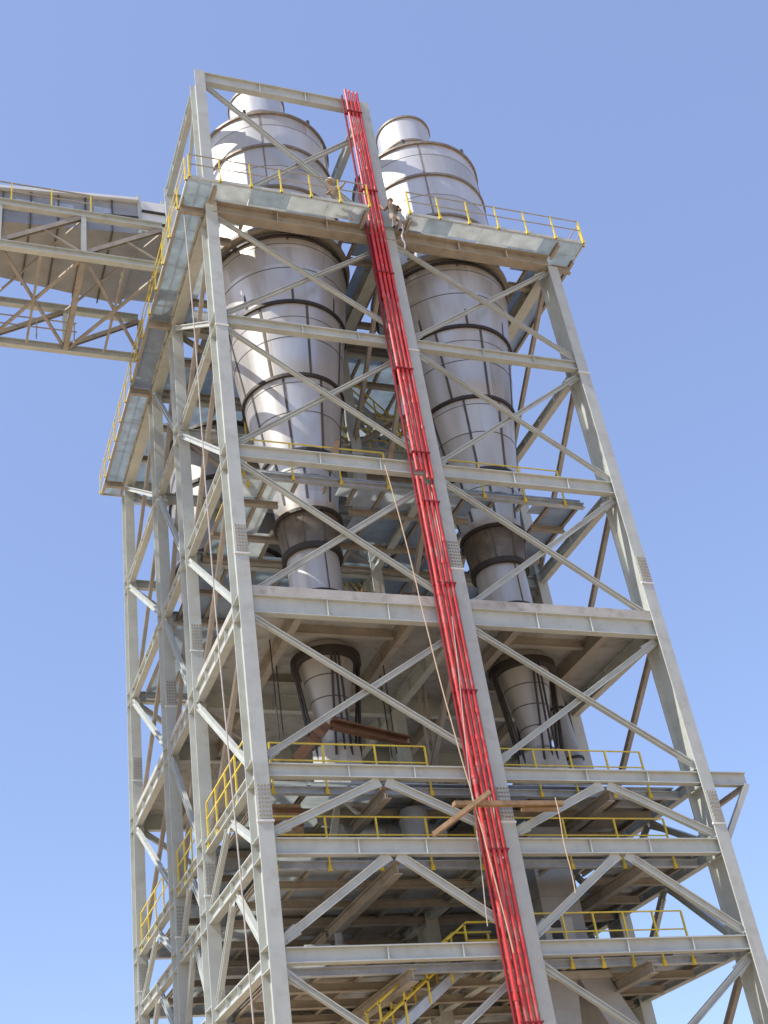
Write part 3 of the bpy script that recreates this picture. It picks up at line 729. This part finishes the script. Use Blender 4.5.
RAD = dict(pelvis=(.15, .12), waist=(.14, .11), chest=(.17, .12), neck=.06, head=(.085, .1), crown=.07, lsh=.075, lel=.05, lwr=.035, lha=.04, rsh=.075, rel=.05, rwr=.035, rha=.04,
           lhip=.1, lkn=.07, lan=.05, lto=.045, rhip=.1, rkn=.07, ran=.05, rto=.045)
ZONE = dict(waist=1, chest=1, neck=0, head=0, crown=0, lsh=1, lel=1, lwr=0, lha=0, rsh=1, rel=1, rwr=0, rha=0, lhip=2, lkn=2, lan=2, lto=3, rhip=2, rkn=2, ran=2, rto=3)
def helmet(c, tilt):
    b = MB(); b.lathe([(.155, .0), (.15, .05), (.125, .11), (.08, .15), (.02, .165)], (0, 0), 20); b.ring((0, 0), -.005, .13, .19, .014, 20)
    R = Matrix.Rotation(tilt, 3, 'X'); b.v = [tuple(R @ V(v) + V(c)) for v in b.v]; return b
zf = 36.93
# worker crouching behind the top handrail, leaning forward over it, facing left-down
ox, oy = 4.85, -.55
P1 = dict(pelvis=(.22, .10, .62), waist=(.12, .06, .82), chest=(-.06, -.04, 1.06), neck=(-.16, -.12, 1.22), head=(-.2, -.17, 1.34), crown=(-.2, -.18, 1.44),
          lsh=(-.02, -.22, 1.10), lel=(.12, -.36, .92), lwr=(.24, -.46, 1.08), lha=(.28, -.48, 1.16), rsh=(-.14, .14, 1.12), rel=(-.32, .02, .92), rwr=(-.3, -.2, .80), rha=(-.28, -.28, .78),
          lhip=(.24, 0, .58), lkn=(.02, -.16, .40), lan=(.2, -.1, .09), lto=(.04, -.2, .045), rhip=(.2, .2, .58), rkn=(-.08, .16, .44), ran=(.12, .22, .09), rto=(-.06, .16, .045))
J = {k: ((ox + p[0], oy + p[1], zf + p[2]), RAD[k]) for k, p in P1.items()}
person('worker in khaki clothes and a cream helmet crouching behind the topmost front handrail', J, EDGES, dict(mats=[M_SKIN, M_SHIRT, M_TROUS, M_BLACK], zone=ZONE),
       [('helmet', helmet((ox - .2, oy - .17, zf + 1.42), .25), M_HELM)])
# worker hanging on the outside of the platform edge beside the column, legs dangling
ox, oy, oz = 7.12, -.62, 36.75
P2 = dict(pelvis=(.0, .0, .28), waist=(.02, -.02, .50), chest=(.0, -.02, .78), neck=(-.03, -.03, .96), head=(-.04, -.06, 1.08), crown=(-.04, -.06, 1.19),
          lsh=(-.19, -.03, .84), lel=(-.33, .02, .62), lwr=(-.42, .06, .84), lha=(-.45, .08, .93), rsh=(.19, -.03, .84), rel=(.3, -.12, .6), rwr=(.16, -.28, .44), rha=(.1, -.32, .40),
          lhip=(-.1, -.02, .22), lkn=(-.14, -.26, -.08), lan=(-.16, -.12, -.46), lto=(-.18, -.26, -.53), rhip=(.1, -.02, .22), rkn=(.12, -.22, -.12), ran=(.1, -.06, -.50), rto=(.12, -.2, -.57))
J = {k: ((ox + p[0], oy + p[1], oz + p[2]), tuple(1.15 * q for q in RAD[k]) if isinstance(RAD[k], tuple) else RAD[k] * (1.2 if k not in ('neck', 'head', 'crown') else 1)) for k, p in P2.items()}
b = MB(); b.lathe([(.11, -.03), (.12, .03), (.09, .1), (.02, .13)], (0, 0), 16); b.v = [(v[0] + ox - .04, v[1] + oy - .055, v[2] + oz + 1.12) for v in b.v]
person('worker in dark patterned shirt clinging to the middle column at the platform gap', J, EDGES, dict(mats=[M_SKIN, M_CAMO, M_SHIRT, M_BLACK], zone=ZONE), [('cap', b, M_CAMO)])
rope('short white rope dangling below the worker at the middle column', (7.3, -.75, 36.5), (7.22, -.75, 35.2), .03, M_WHITE, .04)

# ------------------------------------------------------------------ ground
b = MB(); n = 1
b.add([(-3000, -3000, 0), (3000, -3000, 0), (3000, 3000, 0), (-3000, 3000, 0)], [(0, 1, 2, 3)])
g = b.build('ground', mat('dusty_ground', (.54, .395, .24), .95, 0, .14, .25, dirt=(.43, .32, .2), dirt_amt=.5)); g['kind'] = 'structure'; g['label'] = 'pale dusty open ground around the foot of the tower'

# ------------------------------------------------------------------ camera
R = Matrix(((0.9498528358048278, -0.29378998422918345, -0.10708424478018647), (0.07720817955071373, 0.5521981086382763, -0.8301301981176056), (0.3030156552457175, 0.78023374317119, 0.5471899292686973)))
cd = bpy.data.cameras.new('camera'); cam = bpy.data.objects.new('camera', cd); COL.objects.link(cam)
right, down, fwd = V(R[0]), V(R[1]), V(R[2])
mw = Matrix.Identity(4)
for i in range(3): mw[i][0] = right[i]; mw[i][1] = -down[i]; mw[i][2] = -fwd[i]
mw.translation = V((-9.02578743, -29.63374252, 1.67343)); cam.matrix_world = mw
cd.sensor_fit = 'VERTICAL'; cd.sensor_height = 36; cd.lens = 1218.9748 * 36 / 1024
cd.shift_x = 68.8886 / 1024; cd.shift_y = 19.3889 / 1024
cd.clip_start = .1; cd.clip_end = 6000
scene.camera = cam

# ------------------------------------------------------------------ light
EL = math.radians(47); AZ = math.radians(8)      # sun from the left (-x), a little to the front
sdir = V((-math.cos(EL) * math.cos(AZ), -math.cos(EL) * math.sin(AZ), math.sin(EL)))
sl = bpy.data.lights.new('sun', 'SUN'); sl.energy = 2.9; sl.angle = math.radians(.55); sl.color = (1, .95, .87)
so = bpy.data.objects.new('sun', sl); COL.objects.link(so); so.rotation_euler = sdir.to_track_quat('Z', 'Y').to_euler(); so.location = (-40, -30, 80)
w = bpy.data.worlds.new('World'); scene.world = w; w.use_nodes = True; nt = w.node_tree
sky = nt.nodes.new('ShaderNodeTexSky'); sky.sky_type = 'NISHITA'; sky.sun_disc = False
sky.sun_elevation = EL; sky.sun_rotation = math.atan2(sdir.x, sdir.y)
sky.air_density = 1.0; sky.dust_density = 1.0; sky.ozone_density = 3.2; sky.altitude = 100
bg = nt.nodes['Background']; bg.inputs['Strength'].default_value = .15
hz = nt.nodes.new('ShaderNodeMix'); hz.data_type = 'RGBA'; hz.inputs[0].default_value = .55      # pale even summer haze in the sky
hz.inputs[7].default_value = (1.2, 1.53, 2.80, 1)
nt.links.new(sky.outputs[0], hz.inputs[6]); nt.links.new(hz.outputs[2], bg.inputs[0])
vs = scene.view_settings; vs.view_transform = 'Standard'; vs.look = 'None'; vs.exposure = 0.95; vs.gamma = 1; vs.use_curve_mapping = False
